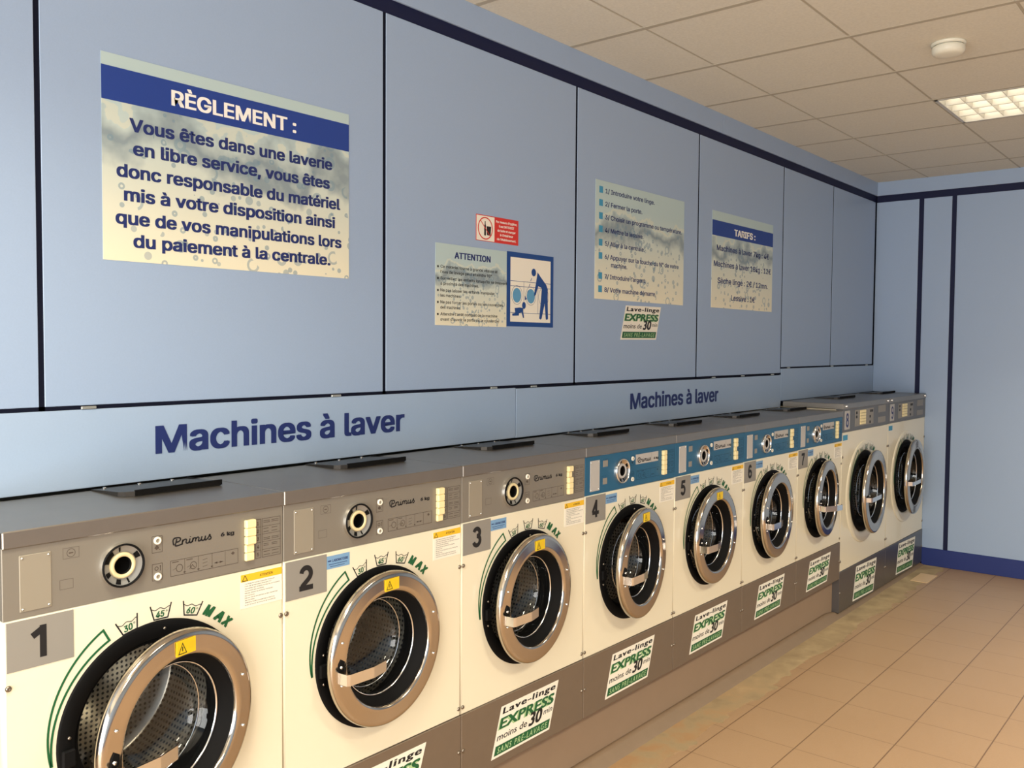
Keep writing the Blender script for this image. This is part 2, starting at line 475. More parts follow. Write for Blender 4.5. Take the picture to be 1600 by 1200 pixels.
for (x0, x1, z0, z1) in ((XS, 2.3245, 1.2462, 1.4462), (2.3285, 4.92, 1.2452, 1.4432), (4.9215, XE - .001, 1.282, 1.4825)):
    b = MB().use(M_band); b.box((x0, YW, z0), (x1, YW + .0119, z1), .0012)
    link('sign_band', flipfix(b.mesh('sign_band')), wl)
for (x0, x1) in ((XS, 4.084), (4.0865, XE - .001)):
    b = MB().use(M_wall); b.box((x0, YW - .004, ZT1), (x1, YW + .0119, ZC), .001)
    link('fascia_board', flipfix(b.mesh('fascia_board')), wl)
b = MB().use(M_navy); b.box((XS, YW + .004, ZT0), (XE, YW + .0125, ZT1))
link('trim_strip', b.mesh('trim_strip'), wl)
b = MB().use(M_gap)
for i, g_ in enumerate(gx): b.box((g_ - .0075, YW + .0016, 1.4475 if i < 5 else 1.4835), (g_ + .0075, YW + .0125, ZT0))
b.box((XS, YW + .0016, 1.4455), (4.9195, YW + .0125, 1.4575)); b.box((4.9195, YW + .0016, 1.4815), (XE, YW + .0125, 1.493))
link('groove_strip', b.mesh('groove_strip'), wl)
for (x, z) in ((.62, 1.4505), (1.415, 1.4498), (2.19, 1.4505), (2.44, 1.4485), (4.02, 1.4485), (4.38, 1.4495), (4.79, 1.4495), (5.033, 1.487), (5.786, 1.487), (6.503, 1.487)):
    b = MB().use(M_alu); b.box((x - .019, YW - .0035, z - .0035), (x + .019, YW + .0115, z + .0035), .001)
    link('panel_clip', flipfix(b.mesh('panel_clip')), wl)

# end wall
b = MB().use(M_gap); b.box((XE + .012, YO, 0), (XE + .1, YW + .05, ZC + .05))
we = struct(link('wall_end', b.mesh('wall_end')))
gy = [(YW, 0), (.061, .017), (-.164, .016), (-1.266, .016), (-2.368, .016), (-3.47, .016), (YO, 0)]
for (a, wa), (c, wc) in zip(gy[:-1], gy[1:]):
    b = MB().use(M_wall); b.box((XE, c + wc, .13), (XE + .0119, a - wa, ZT0), .001)
    link('wall_panel', flipfix(b.mesh('wall_panel')), we)
b = MB().use(M_navy); b.box((XE + .004, YO, ZT0), (XE + .0125, YW, ZT1)); link('trim_strip', b.mesh('trim_strip'), we)
b = MB().use(M_navy); 
for (a, wa) in gy[1:-1]: b.box((XE + .004, a - wa, .13), (XE + .0125, a + wa, ZT0))
link('groove_strip', b.mesh('groove_strip'), we)
b = MB().use(M_wall); b.box((XE - .004, YO, ZT1), (XE + .0119, YW, ZC), .001); link('fascia_board', flipfix(b.mesh('fascia_board')), we)
b = MB().use(M_navyb); b.box((XE - .006, YO, 0), (XE + .012, -.002, .1298), .002); struct(link('baseboard_end', flipfix(b.mesh('baseboard_end'))))

# opposite wall and shop front (outside the frame, they light and mirror)
b = MB().use(M_wall); b.box((XS, YO - .1, 0), (XE, YO, ZC + .05)); b.use(M_navy); b.box((XS, YO, ZT0), (XE, YO + .006, ZT1)); b.use(M_navyb)
b.box((XS, YO, 0), (XE, YO + .01, .13)); b.use(M_navy)
for k in range(9): b.box((XS + .6 + 1.1 * k, YO, .13), (XS + .63 + 1.1 * k, YO + .005, ZT0))
struct(link('wall_right', b.mesh('wall_right')))
b = MB().use(M_wall); b.box((XS - .1, YO, 2.45), (XS, 1.2, ZC + .05)); b.box((XS - .1, YO, 0), (XS, YO + .15, 2.45)); b.box((XS - .1, .3, 0), (XS, 1.2, 2.45))
struct(link('wall_front', b.mesh('wall_front')))
b = MB().use(M_alu)
for y in (YO + .15, -2.8, -1.3, .26): b.box((XS - .06, y, 0), (XS, y + .05, 2.45))
b.box((XS - .06, YO + .15, 2.4), (XS, .3, 2.45)); b.box((XS - .06, YO + .15, 0), (XS, .3, .06))
struct(link('window_1', b.mesh('window_1')))

# plinth under machines one to seven with its rounded skirting
b = MB().use(M_plinth); b.box((-1.2, .04, 0), (4.935, .95, .2215)); b.box((4.936, .06, 0), (XE - .01, .95, .018))
struct(link('trim_1', b.mesh('trim_1')))
b = MB().use(M_curb)
pr = [(.044, 0), (.044, .036), (.024, .036), (.012, .03), (-.004, .016), (-.016, .008), (-.024, 0)]
n = 60
vs = []
for i in range(n + 1):
    X = -1.2 + (XE - .012 + 1.2) * i / n
    for (y, z) in pr:
        k = 1 if X < 4.93 else .5
        vs.append((X, y + noise.noise(Vector((X * 2, y, 0))) * .004, z * k))
m_ = len(pr)
fs = [(i * m_ + j, i * m_ + j + 1, (i + 1) * m_ + j + 1, (i + 1) * m_ + j) for i in range(n) for j in range(m_ - 1)]
b.add(vs, fs, True); struct(link('baseboard_left', flipfix(b.mesh('baseboard_left'))))

# ================================================================== WASHERS
MW = .6659; X0 = .2633; ZK, ZWW, ZP, ZTP = .2286, .4534, 1.0597, 1.205
XC, ZCD = .3258, .7631
HX, HY = .2506, .0208
def seal_prof():
    return [(.2265, .012), (.2262, -.003), (.222, -.0045), (.19, -.002), (.186, .004), (.183, .022), (.176, .024), (.172, .02), (.168, .03), (.164, .07)]

def front_panel(w, z0, z1, xc, zc, r, zk=None):
    """enamel front with a round opening, softly turned edges"""
    b = MB().use(M_white)
    g = .001; ins = .0045
    angs = sorted(set([2 * PI * k / 96 for k in range(96)] + [math.atan2(zz - zc, xx - xc) % (2 * PI) for xx in (g + ins, w - g - ins) for zz in (z0 + .002, z1 - .002)]))
    def ray(t, x0, x1, a0, a1):
        c, s_ = math.cos(t), math.sin(t); best = 1e9
        if c > 1e-9: best = min(best, (x1 - xc) / c)
        if c < -1e-9: best = min(best, (x0 - xc) / c)
        if s_ > 1e-9: best = min(best, (a1 - zc) / s_)
        if s_ < -1e-9: best = min(best, (a0 - zc) / s_)
        return xc + best * c, zc + best * s_
    n = len(angs); L = [[], [], []]
    for t in angs:
        L[0].append((xc + r * math.cos(t), .016, zc + r * math.sin(t)))
        L[1].append((xc + r * math.cos(t), 0, zc + r * math.sin(t)))
        px, pz = ray(t, g + ins, w - g - ins, z0 + .002, z1 - .002)
        L[2].append((px, 0, pz))
    vs = L[0] + L[1] + L[2]
    fs = [(a * n + k, a * n + (k + 1) % n, (a + 1) * n + (k + 1) % n, (a + 1) * n + k) for a in (0, 1) for k in range(n)]
    b.add(vs, fs)
    A = (g + ins, w - g - ins, z0 + .002, z1 - .002)
    rings = [A, (g + .0015, w - g - .0015, z0 + .0008, z1 - .0008, .0014), (g, w - g, z0, z1, .005), (g, w - g, z0, z1, .02)]
    pts = []
    for R_ in rings:
        y = R_[4] if len(R_) > 4 else 0
        pts += [(R_[0], y, R_[2]), (R_[1], y, R_[2]), (R_[1], y, R_[3]), (R_[0], y, R_[3])]
    b.add(pts, [(4 * a + k, 4 * a + (k + 1) % 4, 4 * a + 4 + (k + 1) % 4, 4 * a + 4 + k) for a in range(3) for k in range(4)], True)
    return b
def shell(w, z0, z1, D=.7):
    b = MB().use(M_white)
    t = .003; g = .0012
    b.box((g, .02, z0), (g + t, D, z1)); b.box((w - g - t, .02, z0), (w - g, D, z1)); b.box((g, D - t, z0), (w - g, D, z1))
    b.box((g, .02, z0), (w - g, D, z0 + t)); b.box((g, .02, z1 - t), (w - g, D, z1))
    return b
def lid(w, z0, z1, D=.372, ox=-.0, seam=True):
    b = MB().use(M_steel)
    b.box((.0008, -.006, z0), (w - .0008, D, z1), .0022)
    return b
def hatch(x0, x1, y0, y1, z):
    b = MB().use(M_hatch)
    pts = [(x0, y1), (x0 + .002, y0 + .03), (x0 + .012, y0 + .01), (x0 + .03, y0), (x1, y0), (x1, y1)]
    n = len(pts)
    def zz(y, e): return z + e + .010 * (y1 - y) / (y1 - y0)
    vs = [(x, y, zz(y, .003)) for x, y in pts] + [(x, y, z + .0003) for x, y in pts]
    b.add(vs, [tuple(range(n)), tuple(range(n, 2 * n))[::-1]] + [(i, (i + 1) % n, n + (i + 1) % n, n + i) for i in range(n)])
    b.use(M_black)
    b.box((x0 + .03, y0 - .004, z + .003), (x1 + .004, y0 + .002, z + .016))
    b.box((x1 - .001, y0, z + .001), (x1 + .003, y1, z + .007))
    return b
def rivets(x0, x1, y, z, k):
    b = MB().use(M_chrome2)
    if 1:
        x = x0 + (x1 - x0) * k
        b.box((x - .004, y - .004, z + .002), (x + .004, y + .004, z + .0075), .0015)
    return b
def screw_mb(x, z, r=.0062, y=-.0005):
    b = MB().use(M_screw)
    b.lathe(x, z, [(r, y + .001), (r, y - .0015), (r * .7, y - .0035), (r * .35, y - .0042), (r * .25, y - .003), (.0001, y - .003)], 14)
    return b

def control_panel(kind):
    def f():
        b = MB().use(M_panel if kind == 'grey' else M_blue)
        b.box((.0008, -.001, ZP + .001), (MW - .0008, .04, ZTP + .002), .0012)
        return b
    return f
def panel_print(kind):
    """printed boxes, pictures and table of the fascia"""
    y = -.0014
    b = MB().use(M_ink if kind == 'grey' else M_inkd)
    lw = .0011
    b.frame(.314, 1.1445, .338, 1.1815, lw, y); b.frame(.314, 1.0815, .338, 1.1185, lw, y)
    # little flag and cross under the lamps
    b.poly([(.319, 1.155), (.325, 1.150), (.331, 1.155), (.325, 1.161)], y); b.line([(.328, 1.153), (.334, 1.149)], .001, y)
    b.line([(.324 + .004 * math.cos(t), 1.108 + .004 * math.sin(t)) for t in [k * PI / 6 for k in range(12)]], .0015, y, True)
    b.line([(.333, 1.102), (.333, 1.113)], .0016, y); b.poly([(.331, 1.112), (.335, 1.112), (.333, 1.115)], y)
    # five picture boxes
    x0, x1, z0, z1 = .358, .534, 1.083, 1.1185
    b.frame(x0, z0, x1, z1, lw, y)
    w5 = (x1 - x0) / 5
    for k in range(1, 5): b.line([(x0 + w5 * k, z0), (x0 + w5 * k, z1)], .0009, y)
    for k in (0, 1):
        cx = x0 + w5 * (k + .62); b.line([(cx + .008 * math.cos(t), 1.099 + .0085 * math.sin(t)) for t in [j * PI / 8 for j in range(16)]], .0014, y, True)
        b.line([(x0 + w5 * k + .004, 1.1145), (x0 + w5 * k + .02, 1.1145)], .0018, y)
        b.line([(x0 + w5 * k + .005, 1.097), (cx - .008, 1.1)], .0008, y)
    b.line([(x0 + w5 * 1.35, 1.092), (x0 + w5 * 1.55, 1.101), (x0 + w5 * 1.7, 1.094)], .0014, y)
    for k in (0, 1, 2): b.line([(x0 + w5 * 2.3, 1.091 + .008 * k), (x0 + w5 * 2.65, 1.093 + .008 * k)], .0009, y)
    b.line([(x0 + w5 * 3.2, 1.094), (x0 + w5 * 3.85, 1.094)], .001, y)
    b.poly([(x0 + w5 * 3.15, 1.094), (x0 + w5 * 3.4, 1.0965), (x0 + w5 * 3.4, 1.0915)], y); b.poly([(x0 + w5 * 3.85, 1.094), (x0 + w5 * 3.58, 1.0965), (x0 + w5 * 3.58, 1.0915)], y)
    b.poly([(x0 + w5 * 4.45, 1.109), (x0 + w5 * 4.6, 1.105), (x0 + w5 * 4.75, 1.109), (x0 + w5 * 4.6, 1.1135)], y)
    for k in (1, 2, 3): b.poly([(x0 + w5 * k - .003, 1.0855), (x0 + w5 * k + .004, 1.0875), (x0 + w5 * k - .003, 1.0895)], y)
    # numbered table
    zt = [1.084 + .0193 * k for k in range(6)]
    b.frame(.583, zt[0], .599, zt[5], lw, y); b.frame(.603, zt[0], .657, zt[5], lw, y)
    for z in zt[1:5]: b.line([(.583, z), (.599, z)], .0009, y); b.line([(.603, z), (.657, z)], .0009, y)
    for k in range(5):
        text(b, str(5 - k), .588, None, zt[k] + .005, .0085, y, .02)
        for (a, c) in ((.607, .626), (.631, .652)):
            for dz in (.0055, .0095, .0135):
                if (k + int(dz * 1000)) % 3: b.line([(a, zt[k] + dz), (c - .004 * (k % 2), zt[k] + dz)], .0014, y)
    b.frame(.119, 1.166, .152, 1.188, .0006, y)
    b.line([(.1355 + .0085 * math.cos(t), 1.177 + .0085 * math.sin(t)) for t in [j * PI / 8 for j in range(16)]], .0011, y, True)
    b.line([(.131, 1.177), (.140, 1.177)], .0026, y)
    b.frame(.112, 1.103, .139, 1.123, .0006, y)
    return b
# the maker's script name, drawn with strokes
def script_logo(b, x0, x1, z, h, y, w):
    st = [
        [(0, .45), (-.02, .8), (.12, 1.08), (.45, 1.12), (.72, 1.02), (.76, .72), (.56, .5), (.3, .5)],
        [(0, .45), (.03, .22), (.12, .1)],
        [(.38, .95), (.3, .5), (.22, -.02), (.5, -.06), (.9, .05), (1.02, .12)],
        [(1.02, .7), (.98, .4), (.94, .05)], [(.98, .35), (1.1, .6), (1.3, .68), (1.42, .58), (1.36, .25), (1.45, .06), (1.62, .08), (1.72, .3)],
        [(1.8, .68), (1.74, .35), (1.78, .08), (1.95, .08), (2.05, .3)], [(1.83, .9), (1.85, .98)],
        [(2.12, .7), (2.05, .06)], [(2.08, .35), (2.2, .62), (2.36, .66), (2.42, .5), (2.37, .08)], [(2.4, .4), (2.55, .64), (2.72, .64), (2.76, .45), (2.7, .16), (2.78, .06), (2.95, .14), (3.02, .3)],
        [(3.1, .7), (3.03, .3), (3.12, .08), (3.3, .08), (3.44, .3)], [(3.5, .7), (3.44, .3), (3.46, .06), (3.62, .1), (3.85, .45), (3.98, .82)],
        [(3.98, .82), (4.02, .5), (4.12, .25), (4.02, .04), (3.8, .06)]]
    k = (x1 - x0) / 4.14
    for p in st:
        # smooth the stroke a little
        q = [Vector(a) for a in p]
        if len(q) > 2:
            r = [q[0]]
            for i in range(len(q) - 1):
                p0 = q[max(i - 1, 0)]; p1 = q[i]; p2 = q[i + 1]; p3 = q[min(i + 2, len(q) - 1)]
                for t in (.33, .66, 1.0):
                    r.append(.5 * ((2 * p1) + (-p0 + p2) * t + (2 * p0 - 5 * p1 + 4 * p2 - p3) * t * t + (-p0 + 3 * p1 - 3 * p2 + p3) * t ** 3))
            q = r
        b.line([(x0 + a.x * k, z + a.y * h) for a in q], w, y)
def logo(kind):
    def f():
        b = MB()
        y = -.0014
        if kind == 'blue':
            b.use(M_plate2); b.box((.351, -.0022, 1.145), (.523, .0, 1.1845)); y = -.0026
            b.use(M_ink); b.line([(.468, 1.146), (.468, 1.183)], .0008, y)
        b.use(M_blk)
        script_logo(b, .365, .462, 1.1525, .0155, y, .0034)
        text(b, '6 kg', .487, .524, 1.1545, .0095, y, .04)
        return b
    return f
def dial(kind):
    def f():
        b = MB().use(M_chrome2)
        cx, cz = .2435, 1.1315
        b.lathe(cx, cz, [(.0497, 0), (.0495, -.004), (.048, -.011)], 40)
        if kind == 'grey': b.use(M_black)
        b.lathe(cx, cz, [(.048, -.011), (.0465, -.0145), (.0445, -.0145), (.0432, -.009)], 40)
        b.use(M_scale if kind == 'grey' else M_chrome)
        b.lathe(cx, cz, [(.0432, -.009), (.029, -.004)], 40)
        b.use(M_creamd if kind == 'grey' else M_plate2); b.lathe(cx, cz, [(.029, -.004), (.028, -.009), (.0265, -.0105), (.021, -.0105), (.0195, -.008)], 40)
        b.use(M_black); b.lathe(cx, cz, [(.0195, -.008), (.0185, -.001), (.0001, -.001)], 40)
        # printed sectors on the scale
        for (a0, a1) in ((20, 42), (98, 104), (125, 168), (198, 215), (245, 262), (285, 291)):
            pts = []
            for k in range(5):
                t = math.radians(a0 + (a1 - a0) * k / 4); pts.append((cx + .0415 * math.cos(t), -.0092, cz + .0415 * math.sin(t)))
            for k in range(5):
                t = math.radians(a1 - (a1 - a0) * k / 4); pts.append((cx + .031 * math.cos(t), -.0057, cz + .031 * math.sin(t)))
            b.add(pts, [tuple(range(10))])
        return b
    return f
def lamp_ring(z):
    def f():
        b = MB().use(M_paper); b.lathe(.3265, z, [(.0088, -.001), (.0085, -.005), (.006, -.006), (.0045, -.0045)], 20)
        b.use(M_access); b.lathe(.3265, z, [(.0045, -.0045), (.003, -.0035), (.0001, -.003)], 20)
        return b
    return f
def access(kind):
    def f():
        b = MB().use(M_access if kind == 'grey' else M_plate2); b.box((.033, -.0026, 1.073), (.095, .001, 1.188), .001)
        return b
    return f
def small_plates():
    b = MB().use(M_plate); b.box((.118, -.002, 1.158), (.150, .0, 1.182)); b.box((.118, -.002, 1.092), (.146, .0, 1.115)); return b
def button(k, pressed):
    def f():
        b = MB().use(M_cream); z = 1.0835 + .0203 * k; e = .009 if pressed else .0135
        ins = .003 if pressed else 0
        b.box((.5515, -e, z), (.5795 - ins, 0, z + .0197), .0022); return b
    return f
def number_plate(d, big=False):
    def f():
        b = MB().use(M_plate); b.box((.007, -.0012, .956), (.139, .001, 1.0565), .0004)
        b.use(M_blk)
        wd = {'1': (.056, .086)}.get(d, (.049, .093))
        digit(b, d, wd[0], wd[1], .9735, .066, -.0016, .0135)
        return b
    return f
def att_sticker():
    y = -.0009
    b = MB().use(M_paper); b.box((.541, -.0006, .966), (.662, .001, 1.0505))
    b.use(M_amber); b.rect(.5415, 1.0318, .6615, 1.050, y)
    b.use(M_blk); b.line([(.546, 1.034), (.5605, 1.034), (.5535, 1.047)], .0016, y - .0002, True)
    text(b, 'ATTENTION', .596, .634, 1.0375, .0062, y - .0002, .01)
    rows = ['Ce matériel tourne à grande vitesse et', 'l’eau de lavage peut atteindre 90°', 'Surveillez les enfants lorsqu’ils se trouvent', 'à proximité des machines',
            'Ne pas laisser les enfants manipuler', 'les machines', 'Ne pas forcer les portes ou les couvercles', 'des machines', 'Attendre l’arrêt complet de la machine', 'avant d’ouvrir la porte ou le couvercle']
    for k, r in enumerate(rows):
        text(b, r, .553, .553 + .1 * len(r) / 44, 1.0245 - k * .0058, .0031, y, 0.0, res=1)
    return b
def sup_sticker():
    b = MB().use(M_lblue); b.box((.1375, -.0006, 1.014), (.218, .001, 1.049))
    b.use(M_ntext); text(b, 'LABORATOIRE', .158, .212, 1.032, .0068, -.0009, .02); b.line([(.143, 1.0355), (.154, 1.0355)], .003, -.0009)
    b.line([(.146, 1.026), (.209, 1.026)], .0014, -.0009); b.line([(.15, 1.020), (.2, 1.020)], .0012, -.0009)
    return b
def tub(b, cx, cz, rot, txt, s=1.0, y=-.0006):
    """wash-tub symbol with a temperature"""
    cs, sn = math.cos(rot), math.sin(rot)
    def T(p): return (cx + (p[0] * cs - p[1] * sn) * s, cz + (p[0] * sn + p[1] * cs) * s)
    b.use(M_blk)
    b.line([T(p) for p in ((-.0255, .018), (-.0165, -.0145), (.0165, -.0145), (.0255, .018))], .003 * s, y)
    b.line([T((-.0225 + .045 * k / 16, .0085 + .002 * math.cos(k / 16 * 4 * PI + .6))) for k in range(17)], .0016 * s, y)
    b.use(M_green)
    n0 = len(b.v)
    textc(b, txt, -.0018, -.0105, .0145, y - .0002, .03, width=.0215, shear=.2)
    textc(b, '°', .0138, -.0065, .0095, y - .0002, .0)
    for i in range(n0, len(b.v)):
        x, yy, z = b.v[i]; X, Z = T((x, z)); b.v[i] = (X, yy, Z)
def wash_print(xc, zc, R, small=False):
    def f():
        b = MB()
        s = R / .2262
        for (dx, dz, rot, t) in ((-.068, .2305, .26, '30'), (.008, .2435, 0.0, '45'), (.0845, .2345, -.22, '60')):
            tub(b, xc + dx * s, zc + dz * s, rot, t, s)
        b.use(M_green)
        y = -.0007
        # MAX runs along the curve
        for ch, a, sz in (('M', 59.5, .031), ('A', 52.2, .029), ('X', 46, .027)):
            t = math.radians(a); textc(b, ch, xc + .243 * s * math.cos(t), zc + .243 * s * math.sin(t), .0265 * s, y, .06, rot=t - PI / 2, shear=.25, width=(.0275 if ch == 'M' else .0245) * s)
        # tapering level mark left of the door
        A0, A1 = 118, 186
        P = []
        for k in range(25):
            f_ = k / 24; t = math.radians(A0 + (A1 - A0) * f_); r = (.2385 + .026 * (1 - f_) ** .9) * s
            P.append((xc + r * math.cos(t), zc + r * math.sin(t)))
        Q = []
        for k in range(25):
            f_ = k / 24; t = math.radians(A0 + (A1 - A0) * f_); r = (.2365) * s
            Q.append((xc + r * math.cos(t), zc + r * math.sin(t)))
        b.line(P + Q[::-1], .005 * s, y, True)
        return b
    return f
def express(b, bl, br, tl, tr, y):
    """the slanted EXPRESS sticker mapped on four corners"""
    def T(u, v):
        x = (1 - v) * ((1 - u) * bl[0] + u * br[0]) + v * ((1 - u) * tl[0] + u * tr[0])
        z = (1 - v) * ((1 - u) * bl[1] + u * br[1]) + v * ((1 - u) * tl[1] + u * tr[1])
        return (x, z)
    USE[0] = False
    b.use(M_paper); b.poly([T(0, 0), T(1, 0), T(1, 1), T(0, 1)], y, .0006)
    b.use(M_green); b.poly([T(.03, .05), T(.97, .05), T(.97, .235), T(.03, .235)], y - .0004)
    def tx(m, s_, u0, u1, v, h, bold, dy=.0005, sp=1.0):
        b.use(m); n0 = len(b.v)
        text(b, s_, u0, u1, v, h, 0, bold, spacing=sp)
        for i in range(n0, len(b.v)):
            u, _, vv = b.v[i]; X, Z = T(u, vv); b.v[i] = (X, y - dy + _, Z)
    tx(M_blk, 'Lave-linge', .04, .96, .84, .125, .035, sp=1.15)
    tx(M_greenl, 'EXPRESS', .015, .955, .552, .21, .075, .0004)
    tx(M_green, 'EXPRESS', .03, .97, .56, .21, .035, .0006)
    tx(M_blk, 'moins de', .03, .53, .335, .135, .01)
    tx(M_blk, '30', .565, .79, .305, .27, .035, .0009)
    tx(M_blk, 'min', .82, .975, .39, .12, .005)
    tx(M_greenl, 'SANS PRÉ-LAVAGE', .075, .93, .083, .115, .01, .0007, 1.3)
    USE[0] = True
def express_sticker(cs):
    def f():
        b = MB(); express(b, *cs, -.0042); return b
    return f
def kick(z0, z1, w, m):
    def f():
        b = MB().use(m); b.box((.0012, -.0035, z0), (w - .0012, .02, z1 - .0012), .0018); return b
    return f
def drum(xc, zc, s=1.0):
    def f():
        b = MB().use(M_drum)
        b.lathe(0, 0, [(.172 * s, .062), (.176 * s, .056), (.186 * s, .058), (.235 * s, .075), (.25 * s, .09), (.25 * s, .36), (.24 * s, .375), (.15 * s, .372), (.06 * s, .36), (.0001, .355)], 72)
        b.use(M_chrome)
        for k in range(3):
            t0 = math.radians(35 + 120 * k)
            er, et = Vector((math.cos(t0), math.sin(t0))), Vector((-math.sin(t0), math.cos(t0)))
            pts = []
            for y in (.11, .355):
                for (a, c) in ((.25, -.035), (.205, -.012), (.195, 0), (.205, .012), (.25, .035)):
                    p = er * a * s + et * c; pts.append((p.x, y, p.y))
            b.add(pts, [(i, i + 1, i + 6, i + 5) for i in range(4)] + [(4, 3, 2, 1, 0), (5, 6, 7, 8, 9)])
        return b
    return f
def ring(R, r):
    def f():
        b = MB().use(M_chrome)
        b.lathe(-HX, 0, [(r - .003, -.002), (r - .004, -.024), (r - .001, -.0295), (r + .005, -.0315), (r + .012, -.0305), (R - .016, -.0300), (R - .008, -.0290), (R - .003, -.026), (R - .0003, -.020), (R, -.014), (R - .001, -.007), (R - .006, -.004), (R - .02, -.004)], 128)
        return b
    return f
def hub(R, r):
    def f():
        b = MB().use(M_black)
        b.lathe(-HX, 0, [(R - .018, -.0045), (R - .028, .006), (r + .006, .012), (r - .004, .02), (r - .022, .03), (r - .028, .028), (r - .022, .005), (r - .012, -.008), (r - .0035, -.022)], 96)
        return b
    return f
def bowl(r):
    def f():
        b = MB().use(M_glass)
        r1 = r - .027
        b.use(M_chrome2); b.lathe(-HX, 0, [(r1 + .003, .0115), (r1 + .0015, .0085), (r1 - .001, .0085), (r1 - .002, .012)], 80)
        b.lathe(-HX, 0, [(r1 - .0105, .0552), (r1 - .012, .0535), (r1 - .0135, .0552)], 80)
        b.use(M_glass)
        b.lathe(-HX, 0, [(r1, .012), (r1 - .003, .03), (r1 - .012, .055), (r1 - .022, .074), (r1 - .034, .084), (r1 - .06, .091), (r1 * .3, .096), (.0001, .097)], 80)
        return b
    return f
def bolts(R, r, a):
    def f():
        b = MB().use(M_chrome2); rm = (R + r) / 2
        if 1:
            t = math.radians(a); x = -HX + rm * math.cos(t); z = rm * math.sin(t)
            b.lathe(x, z, [(.0042, -.030), (.004, -.033), (.0025, -.0345), (.0001, -.0345)], 12)
        return b
    return f
def handle(R, r, mid=False):
    def f():
        b = MB().use(M_chrome2)
        h0, h1 = (-.043, -.013)
        rm = -HX - (R + r) / 2
        path = [(rm - .006, -.030), (rm - .004, -.062), (rm + .004, -.067), (rm + .085, -.073), (rm + .14, -.063), (rm + .147, -.058), (rm + .147, -.05)]
        th = .0035; n = len(path); vs = []
        for i, (x, y) in enumerate(path):
            a = Vector(path[max(0, i - 1)]); c = Vector(path[min(n - 1, i + 1)]); d = (c - a).normalized(); nn = Vector((-d.y, d.x))
            for (o_, z) in ((0, h0), (0, h1), (th, h1), (th, h0)):
                vs.append((x + nn.x * o_, y + nn.y * o_, z))
        fs = [(4 * i + k, 4 * i + (k + 1) % 4, 4 * i + 4 + (k + 1) % 4, 4 * i + 4 + k) for i in range(n - 1) for k in range(4)] + [(0, 1, 2, 3), (4 * n - 1, 4 * n - 2, 4 * n - 3, 4 * n - 4)]
        b.add(vs, fs)
        # lever pivot above it
        b.use(M_black); b.poly([(rm - .006, -.01), (rm + .012, -.012), (rm + .016, .012), (rm + .004, .02), (rm - .004, .008)], -.0335, .003)
        b.use(M_chrome2); b.lathe(rm + .002, .0, [(.0045, -.033), (.004, -.0375), (.0001, -.038)], 12)
        return b
    return f
def ring_sticker():
    y = -.0335
    b = MB().use(M_yel); b.box((-HX - .023, y, .1655), (-HX + .031, -.0312, .1985))
    b.use(M_blk); b.line([(-HX - .018, .170), (-HX + .004, .170), (-HX - .007, .1925)], .0018, y - .0003, True)
    b.line([(-HX - .007, .175), (-HX - .007, .185)], .0026, y - .0003)
    b.use(M_amber)
    for k in range(3): b.line([(-HX + .012, .178 + .005 * k), (-HX + .026, .179 + .005 * k)], .002, y - .0003)
    return b
def latch():
    b = MB().use(M_black)
    b.box((XC - .218, -.014, ZCD - .035), (XC - .19, -.003, ZCD + .002), .003)
    b.use(M_screw)
    for z in (ZCD + .024, ZCD - .055): b.lathe(XC - .2, z, [(.004, -.0035), (.0035, -.006), (.0001, -.0065)], 10)
    b.lathe(XC + .015, ZCD + .206, [(.0035, -.004), (.003, -.006), (.0001, -.0065)], 10)
    return b
def hinge():
    b = MB().use(M_chrome)
    for z in (ZCD + .05, ZCD - .05): b.box((XC + HX - .035, -.02, z - .02), (XC + HX - .004, .0, z + .02), .003)
    return b

states = {1: ('grey', 12.9, 'front-loading washing machine numbered 1, nearest the camera, grey fascia, round chrome door ajar'),
          2: ('grey', 2.8, 'front-loading washing machine numbered 2 with grey fascia and nearly shut chrome door'),
          3: ('grey', 4.5, 'front-loading washing machine numbered 3, the last with a grey fascia before the blue ones'),
          4: ('blue', 7.0, 'front-loading washing machine numbered 4, first of the four with a blue fascia'),
          5: ('blue', 2.9, 'blue-fascia front loader numbered 5, the farthest with a yellow sticker on its door ring'),
          6: ('blue', 3.8, 'washing machine marked 6 on a grey plate, blue fascia, no sticker on its door ring'),
          7: ('blue', 5.5, 'front-loading washing machine numbered 7, blue fascia, beside the taller machine 8')}
pressed = {1: (0, 1), 2: (0,), 3: (3,), 4: (), 5: (2,), 6: (2,), 7: ()}
exs = {k: ((.1445, .2565), (.457, .2585), (.196, .420), (.511, .4215)) for k in range(1, 8)}
